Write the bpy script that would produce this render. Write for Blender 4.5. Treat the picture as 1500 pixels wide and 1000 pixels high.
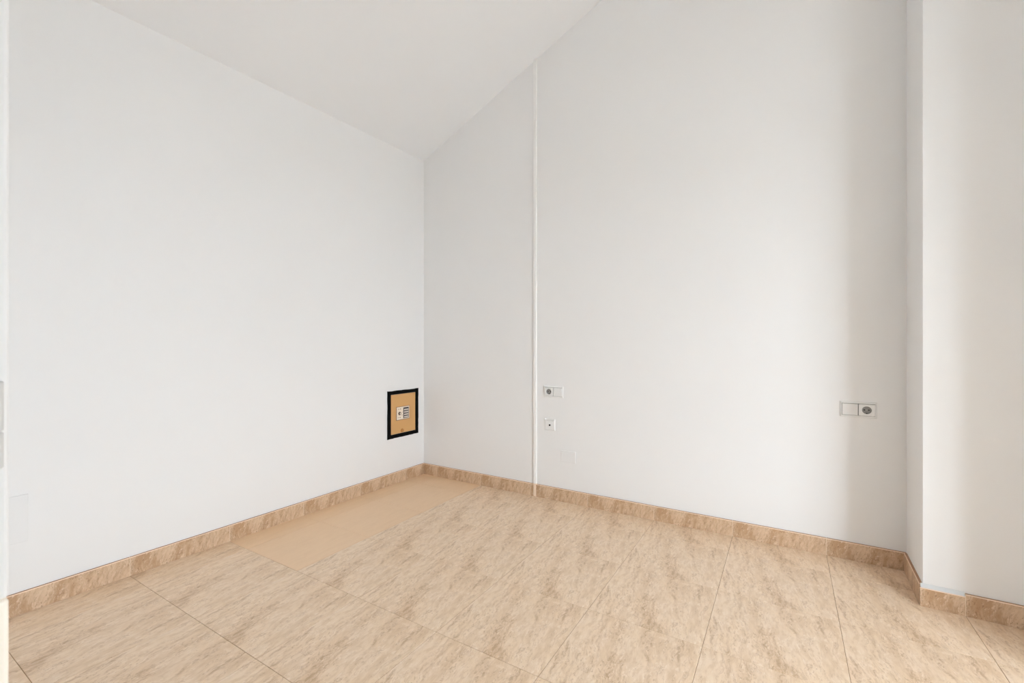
import bpy, bmesh, math, random
from mathutils import Vector, Matrix

random.seed(4)
scene = bpy.context.scene
C = scene.collection
for o in list(bpy.data.objects):
    bpy.data.objects.remove(o)

# ------------------------------------------------------------------ camera
F_PX, YAW, HORIZON, EYE = 657.42, math.radians(31.384), 501.9, 1.128
cam_data = bpy.data.cameras.new('camera')
cam = bpy.data.objects.new('camera', cam_data)
C.objects.link(cam)
cam.location = (0, 0, EYE)
cam.rotation_euler = (math.pi / 2, 0, YAW)
cam_data.sensor_width = 36.0
cam_data.lens = F_PX / 1500 * 36.0
cam_data.shift_y = (HORIZON - 500) / 1500
cam_data.clip_start = 0.02
cam_data.dof.use_dof = True
cam_data.dof.focus_distance = 3.0
cam_data.dof.aperture_fstop = 8.0
scene.camera = cam

# ------------------------------------------------------------------ sky, window light, exposure
SKY = (0.895, 0.97, 1.09)
SKY_STRENGTH = 21.8
world = bpy.data.worlds.new('overcast_sky')
scene.world = world
world.use_nodes = True
bg = world.node_tree.nodes['Background']
bg.inputs['Color'].default_value = (*SKY, 1)
bg.inputs['Strength'].default_value = SKY_STRENGTH

WIN_Y0, WIN_Y1, WIN_Z0, WIN_Z1 = 0.08, 1.235, 0.06, 2.12      # balcony window opening
RIGHT_X, RIGHT_W = 1.85, 0.16      # right wall inner face, thickness

portal_data = bpy.data.lights.new('window_portal', 'AREA')     # sampling guide for the sky, gives no light of its own
portal_data.shape = 'RECTANGLE'
portal_data.size = WIN_Z1 - WIN_Z0
portal_data.size_y = WIN_Y1 - WIN_Y0
portal_data.cycles.is_portal = True
portal = bpy.data.objects.new('window_portal', portal_data)
C.objects.link(portal)
portal.location = (RIGHT_X + RIGHT_W + 0.01, (WIN_Y0 + WIN_Y1) / 2, (WIN_Z0 + WIN_Z1) / 2)
portal.rotation_euler = (0, math.pi / 2, 0)

scene.view_settings.view_transform = 'Standard'
scene.view_settings.look = 'None'
scene.view_settings.gamma = 1.0
scene.view_settings.use_curve_mapping = False
scene.view_settings.exposure = 0.0
scene.cycles.max_bounces = 10
scene.cycles.diffuse_bounces = 9
scene.cycles.use_denoising = True


# ------------------------------------------------------------------ materials
def srgb(r, g, b):
    def f(c):
        c /= 255.0
        return c / 12.92 if c <= 0.04045 else ((c + 0.055) / 1.055) ** 2.4
    return (f(r), f(g), f(b), 1.0)


def new_mat(name, col, rough=0.5, spec=0.5, metal=0.0):
    m = bpy.data.materials.new(name)
    m.use_nodes = True
    p = m.node_tree.nodes['Principled BSDF']
    p.inputs['Base Color'].default_value = col
    p.inputs['Roughness'].default_value = rough
    p.inputs['Specular IOR Level'].default_value = spec
    p.inputs['Metallic'].default_value = metal
    return m


def paint(name, col, rough=0.85, scale=220.0, strength=0.08, var=0.012):
    """matt wall paint: faint roller relief and very slight tone variation"""
    m = new_mat(name, col, rough, 0.25)
    nt = m.node_tree
    N, L = nt.nodes, nt.links
    p = N['Principled BSDF']
    tc = N.new('ShaderNodeTexCoord')
    n1 = N.new('ShaderNodeTexNoise')
    n1.inputs['Scale'].default_value = scale
    n1.inputs['Detail'].default_value = 3
    bump = N.new('ShaderNodeBump')
    bump.inputs['Strength'].default_value = strength
    bump.inputs['Distance'].default_value = 0.002
    L.new(tc.outputs['Object'], n1.inputs['Vector'])
    L.new(n1.outputs['Fac'], bump.inputs['Height'])
    L.new(bump.outputs['Normal'], p.inputs['Normal'])
    n2 = N.new('ShaderNodeTexNoise')
    n2.inputs['Scale'].default_value = 2.2
    n2.inputs['Detail'].default_value = 4
    L.new(tc.outputs['Object'], n2.inputs['Vector'])
    mix = N.new('ShaderNodeMix')
    mix.data_type = 'RGBA'
    mix.inputs['A'].default_value = tuple(c * (1 - var) for c in col[:3]) + (1,)
    mix.inputs['B'].default_value = tuple(min(1, c * (1 + var)) for c in col[:3]) + (1,)
    L.new(n2.outputs['Fac'], mix.inputs['Factor'])
    L.new(mix.outputs['Result'], p.inputs['Base Color'])
    return m


def travertine(name, base, dark, vein, light, rot=0.0, vein_amt=1.0, rough=0.36, spec=0.5, seed=0.0, axis='XY', stretch=0.24, sc=1.0, band_amt=0.5):
    """travertine-look porcelain: long soft bands, ragged thin veins, pale flecks.
    The print runs on each tile's own coordinates, as the real tiles repeat it."""
    m = new_mat(name, base, rough, spec)
    nt = m.node_tree
    N, L = nt.nodes, nt.links
    p = N['Principled BSDF']
    tc = N.new('ShaderNodeTexCoord')
    mp = N.new('ShaderNodeMapping')
    mp.vector_type = 'POINT'
    mp.inputs['Location'].default_value = (seed, seed * 0.7, 0)
    mp.inputs['Rotation'].default_value = (0, 0, rot)
    L.new(tc.outputs['UV'] if axis == 'UV' else tc.outputs['Object'], mp.inputs['Vector'])

    def math_(op, a, b=None, c=None):
        n = N.new('ShaderNodeMath')
        n.operation = op
        for i, v in enumerate((a, b, c)):
            if v is None:
                continue
            if isinstance(v, (int, float)):
                n.inputs[i].default_value = v
            else:
                L.new(v, n.inputs[i])
        return n.outputs[0]

    # gentle wander of the bands
    warp = N.new('ShaderNodeTexNoise')
    warp.inputs['Scale'].default_value = 7.0 * sc
    warp.inputs['Detail'].default_value = 3
    L.new(mp.outputs['Vector'], warp.inputs['Vector'])
    sub = N.new('ShaderNodeVectorMath')
    sub.operation = 'SUBTRACT'
    L.new(warp.outputs['Color'], sub.inputs[0])
    sub.inputs[1].default_value = (0.5, 0.5, 0.5)
    scl = N.new('ShaderNodeVectorMath')
    scl.operation = 'SCALE'
    L.new(sub.outputs[0], scl.inputs[0])
    scl.inputs['Scale'].default_value = 0.055 / sc
    add = N.new('ShaderNodeVectorMath')
    add.operation = 'ADD'
    L.new(mp.outputs['Vector'], add.inputs[0])
    L.new(scl.outputs[0], add.inputs[1])

    def noise(scale, sx, sy, detail=6, rough_=0.6, off=0.0, dist=0.0):
        q = N.new('ShaderNodeMapping')
        q.inputs['Scale'].default_value = (sx, sy, 1)
        q.inputs['Location'].default_value = (off, off * 1.3, off * 0.5)
        L.new(add.outputs[0], q.inputs['Vector'])
        n = N.new('ShaderNodeTexNoise')
        n.inputs['Scale'].default_value = scale * sc
        n.inputs['Detail'].default_value = detail
        n.inputs['Roughness'].default_value = rough_
        n.inputs['Distortion'].default_value = dist
        L.new(q.outputs['Vector'], n.inputs['Vector'])
        return n.outputs['Fac']

    def ramp(fac, lo, hi):
        n = N.new('ShaderNodeMapRange')
        n.interpolation_type = 'SMOOTHSTEP'
        n.inputs['From Min'].default_value = lo
        n.inputs['From Max'].default_value = hi
        L.new(fac, n.inputs['Value'])
        return n.outputs['Result']

    def blend(fac, a, b):
        n = N.new('ShaderNodeMix')
        n.data_type = 'RGBA'
        L.new(fac, n.inputs['Factor'])
        for s, v in (('A', a), ('B', b)):
            if isinstance(v, tuple):
                n.inputs[s].default_value = v
            else:
                L.new(v, n.inputs[s])
        return n.outputs['Result']

    bands = ramp(noise(16, 1, stretch * 0.8, 5, 0.66, 1.7), 0.42, 0.68)
    fine = ramp(noise(80, 1, stretch, 3, 0.65, 5.1, 0.3), 0.42, 0.68)
    tint = ramp(noise(26, 1, 0.4, 3, 0.6, 21.0), 0.38, 0.66)
    # ragged dark streaks: broken dashes of a stretched noise, gathered in long patches
    patch = ramp(noise(17, 1, stretch * 0.75, 4, 0.62, 3.3, 0.2), 0.50, 0.66)
    dash = ramp(noise(60, 1, stretch * 1.5, 5, 0.74, 9.3, 0.9), 0.47, 0.60)
    hair = math_('MULTIPLY', dash, patch)
    iso = math_('ABSOLUTE', math_('SUBTRACT', noise(34, 1, stretch * 1.1, 5, 0.70, 33.0, 0.6), 0.5))
    line = math_('MULTIPLY', math_('SUBTRACT', 1.0, ramp(iso, 0.003, 0.018)), ramp(noise(36, 1, 0.35, 3, 0.6, 41.0), 0.47, 0.60))
    pits = math_('MULTIPLY', ramp(noise(135, 1, 0.5, 3, 0.65, 14.0, 0.5), 0.56, 0.63), ramp(noise(17, 1, 0.3, 4, 0.6, 7.7), 0.48, 0.60))
    flecks = math_('MULTIPLY', ramp(noise(100, 1, 0.4, 3, 0.65, 2.2, 0.6), 0.54, 0.64), ramp(noise(18, 1, 0.35, 3, 0.6, 17.1), 0.45, 0.58))
    col = blend(math_('MULTIPLY', tint, 0.45 * vein_amt), base, light)
    col = blend(math_('MULTIPLY', bands, band_amt * vein_amt + 0.15), col, dark)
    col = blend(math_('MULTIPLY', fine, 0.40 * vein_amt + 0.15), col, dark)
    col = blend(math_('MULTIPLY', patch, 0.34 * vein_amt), col, dark)
    col = blend(math_('MULTIPLY', flecks, 0.60 * vein_amt), col, light)
    col = blend(math_('MULTIPLY', hair, 0.60 * vein_amt), col, vein)
    col = blend(math_('MULTIPLY', line, 0.55 * vein_amt), col, vein)
    col = blend(math_('MULTIPLY', pits, 0.55 * vein_amt), col, vein)
    L.new(col, p.inputs['Base Color'])
    bump = N.new('ShaderNodeBump')
    bump.inputs['Strength'].default_value = 0.10
    bump.inputs['Distance'].default_value = 0.0006
    L.new(fine, bump.inputs['Height'])
    L.new(bump.outputs['Normal'], p.inputs['Normal'])
    return m


M = {}
M['wall'] = paint('wall_paint', (0.85, 0.85, 0.85, 1))
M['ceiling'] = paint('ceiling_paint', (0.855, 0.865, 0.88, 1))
M['trim'] = new_mat('white_gloss_paint', (0.90, 0.895, 0.885, 1), 0.35)
M['trim_cream'] = new_mat('strip_colour_cast', srgb(240, 218, 196), 0.5)  # warm colour cast put into the strip's base colour
M['jamb'] = new_mat('jamb_paint', (0.80, 0.795, 0.785, 1), 0.5)
M['jamb_cream'] = new_mat('jamb_colour_cast', srgb(253, 243, 229), 0.5)  # warm colour cast put into the jamb's base colour
M['plastic'] = new_mat('white_plastic', (0.83, 0.83, 0.825, 1), 0.4)
M['cover'] = paint('painted_cover_plate', (0.835, 0.835, 0.835, 1), 0.7)
M['gap'] = new_mat('shadow_gap_grey', (0.25, 0.25, 0.24, 1), 0.7)  # dark tone for the shadow gaps round the inserts
M['recess'] = new_mat('socket_recess_plastic', (0.30, 0.295, 0.285, 1), 0.5)
M['black'] = new_mat('black_gap', (0.004, 0.004, 0.004, 1), 0.9, 0.1)
M['hinge'] = new_mat('grey_enamel', (0.62, 0.61, 0.59, 1), 0.4)
M['steel'] = new_mat('brushed_steel', (0.62, 0.61, 0.59, 1), 0.35, 0.5, 1.0)
M['tile'] = travertine('travertine_tile', srgb(238, 212, 182), srgb(217, 186, 151), srgb(180, 142, 103), srgb(248, 228, 207), rot=math.radians(-7))
M['tile_plain'] = travertine('travertine_tile_plain', srgb(236, 203, 166), srgb(221, 185, 145), srgb(197, 155, 116), srgb(244, 217, 184), rot=math.radians(-3), vein_amt=0.10, stretch=0.10)
M['grout'] = new_mat('brown_grout', srgb(166, 130, 96), 0.9, 0.2)
M['grout_pale'] = new_mat('pale_grout', srgb(236, 222, 202), 0.9, 0.2)
M['base_tile'] = travertine('travertine_skirting', srgb(216, 188, 158), srgb(188, 153, 119), srgb(141, 102, 70), srgb(233, 211, 186), rot=math.radians(14), rough=0.4, stretch=0.3, axis='UV', sc=1.3, band_amt=0.85)
M['base_edge'] = new_mat('glazed_skirting_edge', srgb(244, 216, 192), 0.35)
M['base_top'] = new_mat('raw_skirting_top', srgb(168, 132, 104), 0.85)
M['caulk'] = new_mat('white_caulk', srgb(216, 219, 220), 0.6)
M['safe_frame'] = new_mat('black_safe_frame', (0.003, 0.003, 0.003, 1), 0.8, 0.12)
M['safe_door'] = new_mat('tan_safe_door', srgb(214, 166, 108), 0.5, 0.4)
M['safe_panel'] = new_mat('pale_keypad_panel', srgb(238, 224, 206), 0.45)
M['safe_pad'] = new_mat('dark_keypad', srgb(70, 62, 62), 0.5)
M['safe_key'] = new_mat('grey_key', srgb(226, 216, 204), 0.5)
M['safe_mark'] = new_mat('brown_print', srgb(96, 74, 60), 0.7)
M['street'] = new_mat('pale_ground', (0.62, 0.61, 0.60, 1), 0.9)
M['terrace'] = new_mat('terrace_paving', (0.2, 0.2, 0.2, 1), 0.8)


def glass_mat():
    m = bpy.data.materials.new('window_glass')
    m.use_nodes = True
    nt = m.node_tree
    N, L = nt.nodes, nt.links
    for n in list(N):
        N.remove(n)
    out = N.new('ShaderNodeOutputMaterial')
    tr = N.new('ShaderNodeBsdfTransparent')
    tr.inputs['Color'].default_value = (0.95, 0.97, 0.96, 1)
    gl = N.new('ShaderNodeBsdfGlossy')
    gl.inputs['Roughness'].default_value = 0.02
    mx = N.new('ShaderNodeMixShader')
    mx.inputs[0].default_value = 0.06
    L.new(tr.outputs[0], mx.inputs[1])
    L.new(gl.outputs[0], mx.inputs[2])
    L.new(mx.outputs[0], out.inputs['Surface'])
    return m


M['glass'] = glass_mat()


# ------------------------------------------------------------------ helpers
def tag(o, label=None, cat=None, group=None, kind=None):
    for k, v in (('label', label), ('category', cat), ('group', group), ('kind', kind)):
        if v:
            o[k] = v
    return o


def empty(name, loc=(0, 0, 0), rz=0.0):
    o = bpy.data.objects.new(name, None)
    o.empty_display_size = 0.05
    C.objects.link(o)
    o.location = loc
    o.rotation_euler = (0, 0, rz)
    return o


def link(name, me, parent=None, loc=(0, 0, 0)):
    o = bpy.data.objects.new(name, me)
    C.objects.link(o)
    o.parent = parent
    o.location = loc
    return o


def mesh_from(name, bm, mats):
    bmesh.ops.recalc_face_normals(bm, faces=bm.faces[:])
    me = bpy.data.meshes.new(name)
    bm.to_mesh(me)
    bm.free()
    for m in (mats if isinstance(mats, (list, tuple)) else [mats]):
        me.materials.append(M[m])
    return me


def obj(name, bm, mats, parent=None, loc=(0, 0, 0)):
    return link(name, mesh_from(name, bm, mats), parent, loc)


def add_box(bm, x0, x1, y0, y1, z0, z1, bevel=0.0, seg=1):
    t = bmesh.new()
    vs = [t.verts.new(p) for p in ((x0, y0, z0), (x1, y0, z0), (x1, y1, z0), (x0, y1, z0), (x0, y0, z1), (x1, y0, z1), (x1, y1, z1), (x0, y1, z1))]
    for f in ((0, 3, 2, 1), (4, 5, 6, 7), (0, 1, 5, 4), (1, 2, 6, 5), (2, 3, 7, 6), (3, 0, 4, 7)):
        t.faces.new([vs[i] for i in f])
    if bevel:
        bmesh.ops.bevel(t, geom=t.edges[:], offset=bevel, segments=seg, affect='EDGES', profile=0.5)
    tmp = bpy.data.meshes.new('tmp')
    t.to_mesh(tmp)
    t.free()
    bm.from_mesh(tmp)
    bpy.data.meshes.remove(tmp)


def box(name, dims, mat, parent=None, bevel=0.0, loc=(0, 0, 0), seg=1):
    bm = bmesh.new()
    add_box(bm, *dims, bevel=bevel, seg=seg)
    return obj(name, bm, mat, parent, loc)


def add_prism(bm, poly, depth, to3d):
    """extrude a 2D polygon; to3d(u, v, w) gives the 3D point, w = 0 or depth"""
    a = [bm.verts.new(to3d(u, v, 0)) for u, v in poly]
    b = [bm.verts.new(to3d(u, v, depth)) for u, v in poly]
    n = len(poly)
    bm.faces.new(a)
    bm.faces.new(b[::-1])
    for i in range(n):
        bm.faces.new((a[i], a[(i + 1) % n], b[(i + 1) % n], b[i]))


def ring_loops(bm, loops):
    """skin consecutive closed loops of equal length"""
    vl = [[bm.verts.new(p) for p in lp] for lp in loops]
    for a, b in zip(vl, vl[1:]):
        n = len(a)
        for i in range(n):
            bm.faces.new((a[i], a[(i + 1) % n], b[(i + 1) % n], b[i]))
    return vl


def rect_frame(bm, x0, x1, z0, z1, ix0, ix1, iz0, iz1, yb, yf, ch=0.0015):
    """rectangular plate with a rectangular opening, lying against y = yb, its face at y = yf (yf < yb)"""
    def r(a, b, c, d, y):
        return [(a, y, c), (b, y, c), (b, y, d), (a, y, d)]
    ring_loops(bm, [r(ix0, ix1, iz0, iz1, yb), r(ix0, ix1, iz0, iz1, yf + ch * 0.5), r(ix0 - ch * .5, ix1 + ch * .5, iz0 - ch * .5, iz1 + ch * .5, yf),
                    r(x0 + ch * 2, x1 - ch * 2, z0 + ch * 2, z1 - ch * 2, yf), r(x0, x1, z0, z1, yf + ch * 2), r(x0, x1, z0, z1, yb)])


def add_cyl(bm, cx, cz, r, y0, y1, seg=20, taper=1.0):
    a = [bm.verts.new((cx + r * math.cos(2 * math.pi * i / seg), y0, cz + r * math.sin(2 * math.pi * i / seg))) for i in range(seg)]
    b = [bm.verts.new((cx + r * taper * math.cos(2 * math.pi * i / seg), y1, cz + r * taper * math.sin(2 * math.pi * i / seg))) for i in range(seg)]
    bm.faces.new(a)
    bm.faces.new(b[::-1])
    for i in range(seg):
        bm.faces.new((a[i], a[(i + 1) % seg], b[(i + 1) % seg], b[i]))


# ------------------------------------------------------------------ room dimensions (metres)
BACK_Y = 2.917                       # back wall plane
COR = Vector((-2.675, BACK_Y))       # left / back corner
LDIR = Vector((-0.053, -2.417)).normalized()   # left wall runs a touch out of square
LNOR = Vector((-LDIR.y, LDIR.x))     # into the room (+x)
L_ROT = math.atan2(-LDIR.y, -LDIR.x)  # local X of things on the left wall points towards the corner
EAVE, SLOPE, RIDGE = 2.700, 0.4676, 3.3   # ridge distance from the left wall
STUB_X0, STUB_X1, STUB_Y = 0.92, 1.20, 2.07   # unseen stub right of the frame, depth shaped to shade the projection
REAR_Y, PART_X = -0.60, 0.30         # rear wall of the room's wing, partition to the hallway
JUT_X, JUT_Y = 0.503, 2.568          # chimney-like projection: its corner
FRONT_Y, FRONT_W = 0.122, 0.11       # front wall with the doorway the picture is taken from
DOOR_X0, DOOR_X1, DOOR_H = -0.665, 0.25, 2.05


def ceil_z(x, y):
    d = (Vector((x, y)) - COR).dot(LNOR)
    return EAVE + SLOPE * min(d, 2 * RIDGE - d)


def quad_prism(bm, corners, z0, top):
    """vertical prism over plan corners, its top cut by the two ceiling slopes (top = None) or flat"""
    t = bmesh.new()
    zt = 8.0 if top is None else top
    a = [t.verts.new((x, y, z0)) for x, y in corners]
    b = [t.verts.new((x, y, zt)) for x, y in corners]
    n = len(corners)
    t.faces.new(a[::-1])
    t.faces.new(b)
    for i in range(n):
        t.faces.new((a[i], a[(i + 1) % n], b[(i + 1) % n], b[i]))
    if top is None:
        for sgn in (1, -1):
            co = (COR.x, COR.y, EAVE) if sgn > 0 else (COR.x + LNOR.x * 2 * RIDGE, COR.y + LNOR.y * 2 * RIDGE, EAVE)
            no = Vector((-SLOPE * LNOR.x * sgn, -SLOPE * LNOR.y * sgn, 1)).normalized()
            bmesh.ops.bisect_plane(t, geom=t.verts[:] + t.edges[:] + t.faces[:], plane_co=co, plane_no=no, clear_outer=True)
            eds = [e for e in t.edges if e.is_boundary]
            if eds:
                bmesh.ops.contextual_create(t, geom=eds)
    tmp = bpy.data.meshes.new('tmp')
    t.to_mesh(tmp)
    t.free()
    bm.from_mesh(tmp)
    bpy.data.meshes.remove(tmp)


def left_pt(s, off=0.0):
    p = COR + LDIR * s + LNOR * off
    return (p.x, p.y)


# walls
WT = 0.15
bm = bmesh.new()
quad_prism(bm, [left_pt(0), left_pt(0, -WT), left_pt(4.6, -WT), left_pt(4.6)], 0, None)
tag(obj('wall_left', bm, 'wall'), 'plain white wall with the small safe set into it', 'wall', kind='structure')
bm = bmesh.new()
quad_prism(bm, [(COR.x - WT, BACK_Y), (RIGHT_X + RIGHT_W, BACK_Y), (RIGHT_X + RIGHT_W, BACK_Y + WT), (COR.x - WT, BACK_Y + WT)], 0, None)
tag(obj('wall_back', bm, 'wall'), 'tall white wall crossed by a thin vertical strip', 'wall', kind='structure')
bm = bmesh.new()
quad_prism(bm, [(JUT_X + 0.008, BACK_Y), (JUT_X, JUT_Y), (STUB_X0, JUT_Y), (STUB_X0, STUB_Y), (STUB_X1, STUB_Y), (STUB_X1, BACK_Y)], 0, None)
tag(obj('wall_projection', bm, 'wall'), 'white projecting wall section with a sharp vertical edge', 'wall', kind='structure')

# right wall with the balcony window opening (outside the frame, lets the daylight in)
bm = bmesh.new()
rx0, rx1 = RIGHT_X, RIGHT_X + RIGHT_W
quad_prism(bm, [(rx0, WIN_Y1), (rx1, WIN_Y1), (rx1, BACK_Y), (rx0, BACK_Y)], 0, None)
quad_prism(bm, [(rx0, REAR_Y - 0.1), (rx1, REAR_Y - 0.1), (rx1, WIN_Y0), (rx0, WIN_Y0)], 0, None)
quad_prism(bm, [(rx0, WIN_Y0), (rx1, WIN_Y0), (rx1, WIN_Y1), (rx0, WIN_Y1)], 0, WIN_Z0)
quad_prism(bm, [(rx0, WIN_Y0), (rx1, WIN_Y0), (rx1, WIN_Y1), (rx0, WIN_Y1)], WIN_Z1, None)
tag(obj('wall_right', bm, 'wall'), 'white wall with the balcony window opening', 'wall', kind='structure')

# front wall with the doorway
bm = bmesh.new()
fy0, fy1 = FRONT_Y - FRONT_W, FRONT_Y
xl = left_pt((COR.y - fy1) / -LDIR.y)[0]
JAMB = 0.035
quad_prism(bm, [(xl, fy0), (DOOR_X0 - JAMB, fy0), (DOOR_X0 - JAMB, fy1), (xl, fy1)], 0, None)
quad_prism(bm, [(DOOR_X1 + JAMB, fy0), (PART_X + 0.1, fy0), (PART_X + 0.1, 0.27), (DOOR_X1 + JAMB, 0.27)], 0, None)  # unseen column, thickened into the room to shade the left jamb
quad_prism(bm, [(PART_X, REAR_Y - 0.1), (PART_X + 0.1, REAR_Y - 0.1), (PART_X + 0.1, fy0), (PART_X, fy0)], 0, None)
quad_prism(bm, [(PART_X + 0.1, REAR_Y - 0.1), (RIGHT_X, REAR_Y - 0.1), (RIGHT_X, REAR_Y), (PART_X + 0.1, REAR_Y)], 0, None)
quad_prism(bm, [(DOOR_X0 - JAMB, fy0), (DOOR_X1 + JAMB, fy0), (DOOR_X1 + JAMB, fy1), (DOOR_X0 - JAMB, fy1)], DOOR_H + JAMB, None)
tag(obj('wall_front', bm, 'wall'), 'white wall with the doorway into the room', 'wall', kind='structure')

# hallway behind the doorway
HALL_Y = -0.60
bm = bmesh.new()
quad_prism(bm, [(-1.6, HALL_Y - 0.1), (PART_X, HALL_Y - 0.1), (PART_X, HALL_Y), (-1.6, HALL_Y)], 0, 2.5)
quad_prism(bm, [(-1.7, HALL_Y - 0.1), (-1.6, HALL_Y - 0.1), (-1.6, fy0), (-1.7, fy0)], 0, 2.5)
quad_prism(bm, [(-1.7, HALL_Y - 0.1), (PART_X, HALL_Y - 0.1), (PART_X, fy0), (-1.7, fy0)], 2.5, 2.6)
tag(obj('wall_hallway', bm, 'wall'), 'white hallway walls behind the doorway', 'wall', kind='structure')

# sloping ceiling slab
bm = bmesh.new()
def ceil_pt(d, w, up=0.0):
    p = COR - LDIR * 0.4 + LDIR * w + LNOR * d
    return (p.x, p.y, EAVE + SLOPE * min(d, 2 * RIDGE - d) + up)


dmax = RIGHT_X + RIGHT_W - COR.x + 0.2
prof = [(-0.3, 0), (RIDGE, 0), (dmax, 0), (dmax, 0.15), (RIDGE, 0.15), (-0.3, 0.15)]
add_prism(bm, prof, 5.6, lambda u, v, w: ceil_pt(u, w, v))
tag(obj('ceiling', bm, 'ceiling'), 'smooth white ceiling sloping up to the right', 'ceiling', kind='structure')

# ------------------------------------------------------------------ floor: one object per tile
floor = tag(empty('floor'), 'beige travertine-look tile floor with thin brown joints', 'floor', kind='structure')
T = 0.45
GX = [-2.965 + T * i for i in range(13)]
GY = [-0.008 + T * i for i in range(7)]


def tile_mesh(name, mat, size, gap=0.0016, th=0.009, ch=0.0009):
    h = size / 2 - gap / 2
    bm = bmesh.new()

    def r(k, z):
        return [(-k, -k, z), (k, -k, z), (k, k, z), (-k, k, z)]
    vl = ring_loops(bm, [r(h, -th), r(h, -ch), r(h - ch, 0)])
    bm.faces.new(vl[-1])
    bm.faces.new(vl[0][::-1])
    return mesh_from(name, bm, mat)


tile_me = tile_mesh('floor_tile', 'tile', T)
plain_me = tile_mesh('floor_tile_plain', 'tile_plain', T)
for j, y in enumerate(GY):
    for i, x in enumerate(GX[:-1]):
        plain = x < -2.1 and y > 1.3
        o = link('tile', plain_me if plain else tile_me, floor, (x + T / 2, y + T / 2, random.uniform(-0.0002, 0)))
box('grout_bed', (GX[0] - 0.2, GX[-1] + 0.35, GY[0], GY[-1] + T, -0.05, -0.0016), 'grout', floor)
box('hallway_paving', (-2.2, RIGHT_X + RIGHT_W, REAR_Y - 0.1, GY[0] - 0.001, -0.05, 0), 'tile', floor)

# ------------------------------------------------------------------ skirting: tile by tile
BT, BH = 0.012, 0.090


def skirt_piece(L_, h=BH, t=BT, uv0=0.0):
    """piece of length L_ along +X, wall at y = 0, face at y = -t; slots: face, glazed edge, raw top"""
    bm = bmesh.new()
    g = 0.0009
    x0, x1 = g, L_ - g
    e = 0.0035
    prof = [(0, 0), (-t, 0), (-t, h - e), (-t + e * 0.8, h - 0.0003), (0, h)]
    a = [bm.verts.new((x0, y, z)) for y, z in prof]
    b = [bm.verts.new((x1, y, z)) for y, z in prof]
    n = len(prof)
    mats = [0, 0, 1, 2, 0]
    uvl = bm.loops.layers.uv.new('UVMap')
    for i in range(n):
        f = bm.faces.new((a[i], a[(i + 1) % n], b[(i + 1) % n], b[i]))
        f.material_index = mats[i]
    bm.faces.new(a)
    bm.faces.new(b[::-1])
    for f in bm.faces:
        for lp in f.loops:
            lp[uvl].uv = (lp.vert.co.x + uv0, lp.vert.co.z - lp.vert.co.y)
    return mesh_from('skirting_tile', bm, ['base_tile', 'base_edge', 'base_top'])


def skirting(name, label, origin, rz, joints, heights=None):
    """joints: positions along local X; local -Y faces the room"""
    root = tag(empty(name, origin, rz), label, 'baseboard', kind='structure')
    cache = {}
    for k, (a_, b_) in enumerate(zip(joints, joints[1:])):
        full = abs(b_ - a_ - T) < 0.005
        h = BH if heights is None else heights[k]
        key = round(b_ - a_, 3), h
        if key not in cache:
            cache[key] = skirt_piece(b_ - a_, h)
        link('tile', cache[key], root, (a_, 0, 0))
    # pale grout showing in the joints
    bmg = bmesh.new()
    for q in joints[1:-1]:
        add_box(bmg, q - 0.0012, q + 0.0012, -BT + 0.0006, -0.001, 0.0, BH - 0.001)
    if len(joints) > 2:
        o = obj('joint_grout', bmg, 'grout_pale', root)
        o['kind'] = 'stuff'
    return root


# left wall: local X towards the corner, origin at the corner
llen = 2.80
yj = [y for y in (0.442, 0.892, 1.342, 1.792, 2.242, 2.692)]
lj = [-llen] + [-(BACK_Y - y) / -LDIR.y for y in yj] + [-BT]
skirting('baseboard_left', 'beige marbled tile skirting below the safe', (COR.x, COR.y, 0), L_ROT, lj)
skirting('baseboard_back', 'beige marbled tile skirting crossed by the white strip', (0, BACK_Y, 0), 0,
         [COR.x + 0.0005] + [-2.515, -2.065, -1.615, -1.166, -0.716, -0.266, 0.184] + [JUT_X + 0.007])
skirting('baseboard_projection_side', 'short shaded skirting tile in the wall recess', (JUT_X + 0.008, BACK_Y, 0), math.pi / 2 + math.pi + math.atan2(0.008, BACK_Y - JUT_Y) * -1,
         [BT, BACK_Y - JUT_Y])
skirting('baseboard_projection_front', 'beige skirting tiles along the projecting wall, one topped with caulk', (0, JUT_Y, 0), 0,
         [JUT_X - BT, 0.634, STUB_X0 - 0.001], heights=[0.080, BH])
skr = bpy.data.objects['baseboard_projection_front']
bm = bmesh.new()
prof = [(-0.0005, 0.0803), (-0.0112, 0.0803), (-0.0105, 0.0835), (-0.006, 0.0890), (-0.0005, 0.0955)]
add_prism(bm, prof, 0.131 + 0.006, lambda u, v, w: (JUT_X - 0.008 + w, u, v))
o = obj('caulk_bead', bm, 'caulk', skr)
o['label'] = 'white caulk bead on top of the skirting tile'

# ------------------------------------------------------------------ doorway frame at the left edge of the picture
door = tag(empty('door_1', (DOOR_X0, FRONT_Y, 0)), 'white door jamb at the left edge of the view', 'door frame', kind='structure')
SPLIT = 0.872
box('jamb', (-JAMB, 0, -FRONT_W - 0.004, 0.0, SPLIT, DOOR_H), 'jamb', door, bevel=0.004, seg=3)
o = box('jamb_cast_section', (-JAMB, 0, -FRONT_W - 0.004, 0.0, 0, SPLIT), 'jamb_cream', door, bevel=0.004, seg=3)  # same jamb, lower end coloured with a warm cast
o['label'] = 'lower jamb with a warm colour cast put into its colour'
box('jamb', (DOOR_X1 - DOOR_X0, DOOR_X1 - DOOR_X0 + JAMB, -FRONT_W - 0.004, 0.0, 0, DOOR_H), 'jamb', door, bevel=0.004, seg=3)
box('head', (-JAMB, DOOR_X1 - DOOR_X0 + JAMB, -FRONT_W - 0.004, 0.0, DOOR_H, DOOR_H + JAMB), 'jamb', door, bevel=0.003)
hinge = empty('hinge')
hinge.parent = door
hinge['label'] = 'pale grey hinge barrel'
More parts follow.
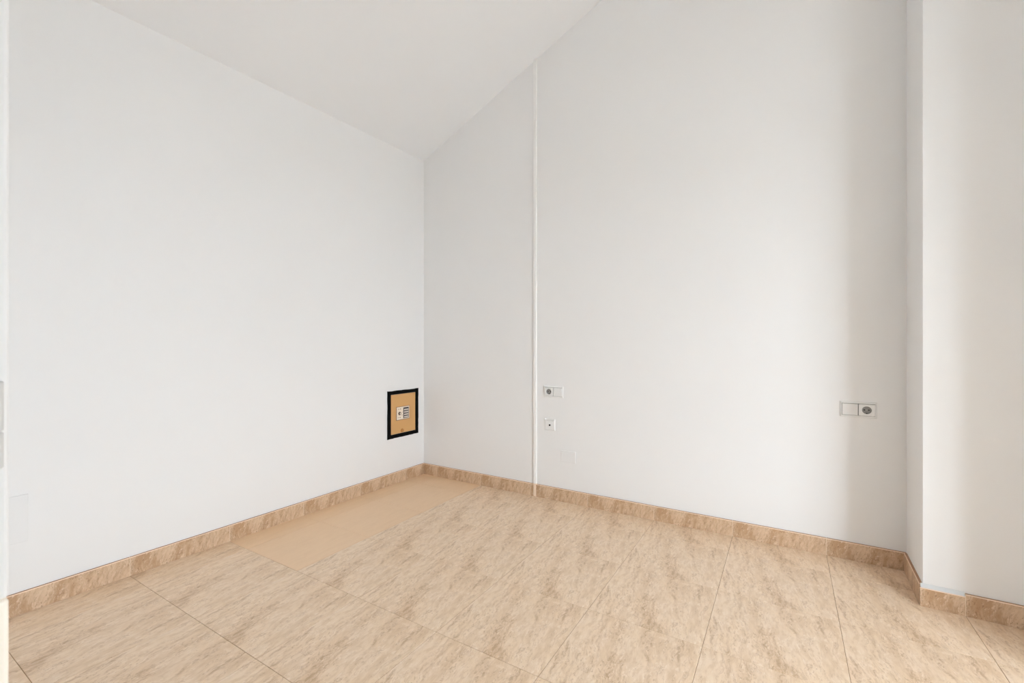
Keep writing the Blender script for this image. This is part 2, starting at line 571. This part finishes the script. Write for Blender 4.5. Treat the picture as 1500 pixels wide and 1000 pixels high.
for z0, z1 in ((1.0045, 1.0400), (1.0410, 1.0905)):
    bm = bmesh.new()
    ring = lambda r, z: [(0.004 + r * math.cos(2 * math.pi * k / 20), -0.0088 + r * math.sin(2 * math.pi * k / 20), z) for k in range(20)]
    vl = ring_loops(bm, [ring(0.003, z0), ring(0.0042, z0 + 0.0012), ring(0.0042, z1 - 0.0012), ring(0.003, z1)])
    bm.faces.new(vl[0][::-1])
    bm.faces.new(vl[-1])
    obj('knuckle', bm, 'hinge', hinge)
box('hinge_leaf', (-0.0005, 0.0015, -0.054, -0.0088, 1.0045, 1.0905), 'hinge', hinge)

# ------------------------------------------------------------------ balcony window (outside the frame)
win = tag(empty('window_1', (RIGHT_X + RIGHT_W - 0.10, (WIN_Y0 + WIN_Y1) / 2, WIN_Z0)), 'white two-leaf balcony window in the right wall', 'window', kind='structure')
ww, wh = WIN_Y1 - WIN_Y0, WIN_Z1 - WIN_Z0
fr = bmesh.new()
for d_ in ((0, 0.06, -ww / 2, -ww / 2 + 0.04, 0, wh), (0, 0.06, ww / 2 - 0.04, ww / 2, 0, wh), (0, 0.06, -ww / 2 + 0.04, ww / 2 - 0.04, 0, 0.04), (0, 0.06, -ww / 2 + 0.04, ww / 2 - 0.04, wh - 0.04, wh)):
    add_box(fr, *d_)
obj('window_frame', fr, 'trim', win)
for s in (-1, 1):
    y0, y1 = (-ww / 2 + 0.04, 0) if s < 0 else (0, ww / 2 - 0.04)
    z0, z1 = 0.04, wh - 0.04
    st = 0.045
    sb = bmesh.new()
    for d_ in ((0.01, 0.05, y0, y0 + st, z0, z1), (0.01, 0.05, y1 - st, y1, z0, z1), (0.01, 0.05, y0 + st, y1 - st, z0, z0 + st), (0.01, 0.05, y0 + st, y1 - st, z1 - st, z1)):
        add_box(sb, *d_)
    sash = obj('sash', sb, 'trim', win)
    box('pane', (0.028, 0.032, y0 + st, y1 - st, z0 + st, z1 - st), 'glass', sash)
hb = bmesh.new()
add_box(hb, -0.004, 0.01, 0.008, 0.034, 0.98, 1.08)
add_box(hb, -0.03, -0.004, 0.014, 0.028, 1.02, 1.04)
add_box(hb, -0.04, -0.028, 0.014, 0.028, 0.92, 1.04)
obj('handle', hb, 'steel', win)
tag(box('ground_terrace', (RIGHT_X + RIGHT_W, RIGHT_X + RIGHT_W + 1.4, -2.5, 4.5, -0.20, -0.02), 'terrace'), 'balcony slab outside the balcony window', 'balcony', kind='structure')
tag(box('ground_street', (RIGHT_X + RIGHT_W + 1.6, 70, -60, 60, -3.4, -3.2), 'street'), 'pale ground far below the balcony', 'ground', kind='structure')

# ------------------------------------------------------------------ vertical cover strip on the back wall
strip = tag(empty('cable_trunking', (-1.576, BACK_Y, 0)), 'thin white vertical trunking strip running floor to ceiling', 'trunking')


def strip_mesh(z0, z1, mat, d=0.0138, w=0.0125, slope_top=False):
    bm = bmesh.new()
    prof = [(-w, 0), (-w, -d + 0.003), (-w + 0.003, -d), (w - 0.003, -d), (w, -d + 0.003), (w, 0)]
    a = [bm.verts.new((x, y, z0)) for x, y in prof]
    b = [bm.verts.new((x, y, (ceil_z(-1.576 + x, BACK_Y + y) - 0.001) if slope_top else z1)) for x, y in prof]
    n = len(prof)
    bm.faces.new(a[::-1])
    bm.faces.new(b)
    for i in range(n):
        bm.faces.new((a[i], a[(i + 1) % n], b[(i + 1) % n], b[i]))
    return bm


obj('cover', strip_mesh(BH + 0.004, 0, 'trim', slope_top=True), 'trim', strip)
o = obj('foot', strip_mesh(0.001, BH + 0.0035, 'trim'), 'trim_cream', strip)  # same strip, lower end coloured with a warm cast
o['label'] = 'strip end over the skirting, warm colour cast put into its colour'


# ------------------------------------------------------------------ switch and socket plates (local: X right, Z up, -Y into the room)
def plate_frame(parent, n, fh=0.081, fw1=0.071):
    w = fw1 * n + 0.010
    bm = bmesh.new()
    iw, ih = w / 2 - 0.0072, 0.0312
    box('shadow_gap_backing', (-iw, iw, -0.0012, -0.0002, -ih, ih), 'gap', parent)  # dark sheet added so the gaps round the inserts read as shadow
    rect_frame(bm, -w / 2, w / 2, -fh / 2, fh / 2, -iw, iw, -ih, ih, 0.0, -0.009, 0.0016)
    obj('frame', bm, 'plastic', parent)
    return w


def rocker(parent, cx, tilt=0.0016):
    w, h = 0.0325, 0.0290
    bm = bmesh.new()
    yb, yf = -0.002, -0.0125

    def r(kx, kz, y, t_):
        return [(cx - kx, y + t_, -kz), (cx + kx, y + t_, -kz), (cx + kx, y - t_, kz), (cx - kx, y - t_, kz)]
    vl = ring_loops(bm, [r(w, h, yb, 0), r(w, h, yf + 0.001, tilt), r(w - 0.001, h - 0.001, yf, tilt)])
    bm.faces.new(vl[-1])
    bm.faces.new(vl[0][::-1])
    obj('rocker', bm, 'plastic', parent)


def socket_insert(parent, cx):
    w, h, R, seg = 0.0330, 0.0292, 0.0195, 40
    yf, yb = -0.0120, -0.0016
    ang = [2 * math.pi * (i + 0.5) / seg for i in range(seg)]

    def sq(y, k=1.0):
        out = []
        for t_ in ang:
            c, s = math.cos(t_), math.sin(t_)
            m_ = 1 / max(abs(c) / (w * k), abs(s) / (h * k))
            out.append((cx + c * m_, y, s * m_))
        return out

    def ci(r_, y):
        return [(cx + r_ * math.cos(t_), y, r_ * math.sin(t_)) for t_ in ang]
    bm = bmesh.new()
    ring_loops(bm, [sq(yb), sq(yf + 0.0008), sq(yf, 0.975), ci(R + 0.0008, yf), ci(R, yf + 0.001)])
    so = obj('socket', bm, 'plastic', parent)
    bm = bmesh.new()
    vl = ring_loops(bm, [ci(R, yf + 0.0011), ci(R - 0.0006, yb - 0.0007)])
    bm.faces.new(vl[-1])
    rec = obj('recess', bm, 'recess', so)
    rec['label'] = 'grey round recess with two pin holes'
    for k in (-1, 1):
        bm = bmesh.new()
        add_cyl(bm, cx + k * 0.0095, 0, 0.0030, yb - 0.0007, yb - 0.0016, 14)
        obj('pin_hole', bm, 'black', so)
    bm = bmesh.new()
    add_box(bm, cx - 0.0022, cx + 0.0022, yb - 0.0075, yb - 0.0008, -R + 0.0008, -R + 0.0042)
    obj('earth_contact', bm, 'black', so)
    bm = bmesh.new()
    add_cyl(bm, cx, 0, 0.0018, yb - 0.0007, yb - 0.0015, 12)
    obj('screw', bm, 'steel', so)


p1 = tag(empty('socket_and_switch_plate', (-1.4265, BACK_Y, 0.775)), 'white double wall plate beside the vertical strip, socket on its left', 'socket plate')
plate_frame(p1, 2)
socket_insert(p1, -0.0345)
rocker(p1, 0.0345)

p2 = tag(empty('socket_and_switch_plate', (0.3196, BACK_Y, 0.783)), 'white double wall plate near the projecting wall, socket on its right', 'socket plate')
plate_frame(p2, 2)
rocker(p2, -0.0345)
socket_insert(p2, 0.0345)

p3 = tag(empty('aerial_outlet_plate', (-1.4555, BACK_Y, 0.537)), 'small square white outlet plate with one black hole', 'outlet plate')
bm = bmesh.new()
rect_frame(bm, -0.0405, 0.0405, -0.0405, 0.0405, -0.0330, 0.0330, -0.0300, 0.0300, 0, -0.009, 0.0016)
obj('frame', bm, 'plastic', p3)
box('insert', (-0.0322, 0.0322, -0.0118, -0.001, -0.0292, 0.0292), 'plastic', p3, bevel=0.0008)
bm = bmesh.new()
add_cyl(bm, 0.002, -0.002, 0.0062, -0.0119, -0.0150, 18)
jk = obj('jack', bm, 'black', p3)
jk['label'] = 'black aerial jack'


def cover_plate(name, loc, rz, w, h, label, t=0.007):
    r = tag(empty(name, loc, rz), label, 'cover plate')
    bm = bmesh.new()
    add_box(bm, -w / 2, w / 2, -t, 0, -h / 2, h / 2, bevel=0.0018, seg=2)
    obj('plate', bm, 'cover', r)
    for k in (-1, 1):
        bm = bmesh.new()
        add_cyl(bm, k * (w / 2 - 0.010), 0, 0.0026, -t, -t - 0.0006, 12)
        obj('screw', bm, 'cover', r)
    return r


cover_plate('junction_box_cover', (-1.311, BACK_Y, 0.323), 0, 0.112, 0.080, 'small blank white cover plate low below the outlets')
q = COR + LDIR * 2.465
cover_plate('junction_box_cover', (q.x, q.y, 0.395), L_ROT, 0.200, 0.196, 'large blank white cover plate beside the door jamb', t=0.009)

# ------------------------------------------------------------------ small electronic safe in the left wall
q = COR + LDIR * 0.2385
safe = tag(empty('electronic_safe', (q.x, q.y, 0.553), L_ROT), 'small tan electronic safe with black frame in left wall', 'safe')
# local X towards the corner (right), Z up
OW, OH, DW, DH = 0.169, 0.190, 0.1355, 0.1600
bm = bmesh.new()
# the black surround has a slightly ragged painted-in outer edge


def loop_rect(hw, hh, y, jit=0.0, n=14):
    pts = []
    for (ax, az), (bx_, bz) in (((-1, -1), (1, -1)), ((1, -1), (1, 1)), ((1, 1), (-1, 1)), ((-1, 1), (-1, -1))):
        for k in range(n):
            t_ = k / n
            j = rag[len(pts)] * jit
            pts.append(((ax + (bx_ - ax) * t_) * (hw + j), y, (az + (bz - az) * t_) * (hh + j)))
    return pts


rag = [random.choice((-1.0, 0.2, 0.0, 0.5, -0.4, 0.1)) for _ in range(56)]
ring_loops(bm, [loop_rect(DW, DH, 0.0), loop_rect(DW, DH, -0.006), loop_rect(OW, OH, -0.006, 0.0018), loop_rect(OW, OH, 0.0, 0.0018)])
obj('frame', bm, 'safe_frame', safe)
dr = box('door', (-DW + 0.0015, DW - 0.0015, -0.0040, 0.0, -DH + 0.0015, DH - 0.0015), 'safe_door', safe, bevel=0.0008)
kx0, kx1, kz0, kz1 = -0.076, 0.061, -0.0485, 0.0535
rim = bmesh.new()
rect_frame(rim, kx0 - 0.004, kx1 + 0.004, kz0 - 0.004, kz1 + 0.004, kx0, kx1, kz0, kz1, -0.0040, -0.0068, 0.0006)
M['safe_rim'] = new_mat('brown_panel_rim', srgb(150, 112, 84), 0.5)
obj('panel_rim', rim, 'safe_rim', dr)
box('keypad_panel', (kx0, kx1, -0.0080, -0.0040, kz0, kz1), 'safe_panel', dr, bevel=0.0006)
box('keypad', (-0.006, 0.053, -0.0094, -0.0080, kz0 + 0.006, kz1 - 0.008), 'safe_pad', dr, bevel=0.0004)
key_me = None
for r_ in range(4):
    for c_ in range(3):
        if key_me is None:
            bmk = bmesh.new()
            add_box(bmk, -0.0068, 0.0068, -0.0022, 0, -0.0060, 0.0060, bevel=0.0006)
            key_me = mesh_from('key', bmk, 'safe_key')
        link('key', key_me, dr, (0.0075 + c_ * 0.0162, -0.0094, 0.0270 - r_ * 0.0196))
bm = bmesh.new()
add_cyl(bm, -0.046, 0.002, 0.0135, -0.0080, -0.0150, 24, 0.85)
obj('dial', bm, 'safe_mark', dr)
bm = bmesh.new()
add_cyl(bm, -0.046, 0.002, 0.0062, -0.0150, -0.0172, 18)
obj('dial_cap', bm, 'safe_panel', dr)
for (x, z, w_) in ((-0.056, 0.037, 0.006), (-0.036, 0.037, 0.009), (-0.060, -0.030, 0.005), (-0.041, -0.031, 0.009), (-0.019, -0.014, 0.005), (-0.017, 0.010, 0.003)):
    box('printed_mark', (x - w_ / 2, x + w_ / 2, -0.0083, -0.0080, z - 0.003, z + 0.003), 'safe_mark', dr)
bm = bmesh.new()
add_cyl(bm, -0.014, -0.140, 0.0155, -0.0040, -0.0110, 24, 0.8)
M['safe_knob'] = new_mat('brass_knob', srgb(186, 132, 70), 0.45, 0.5)
kb = obj('knob', bm, 'safe_knob', dr)
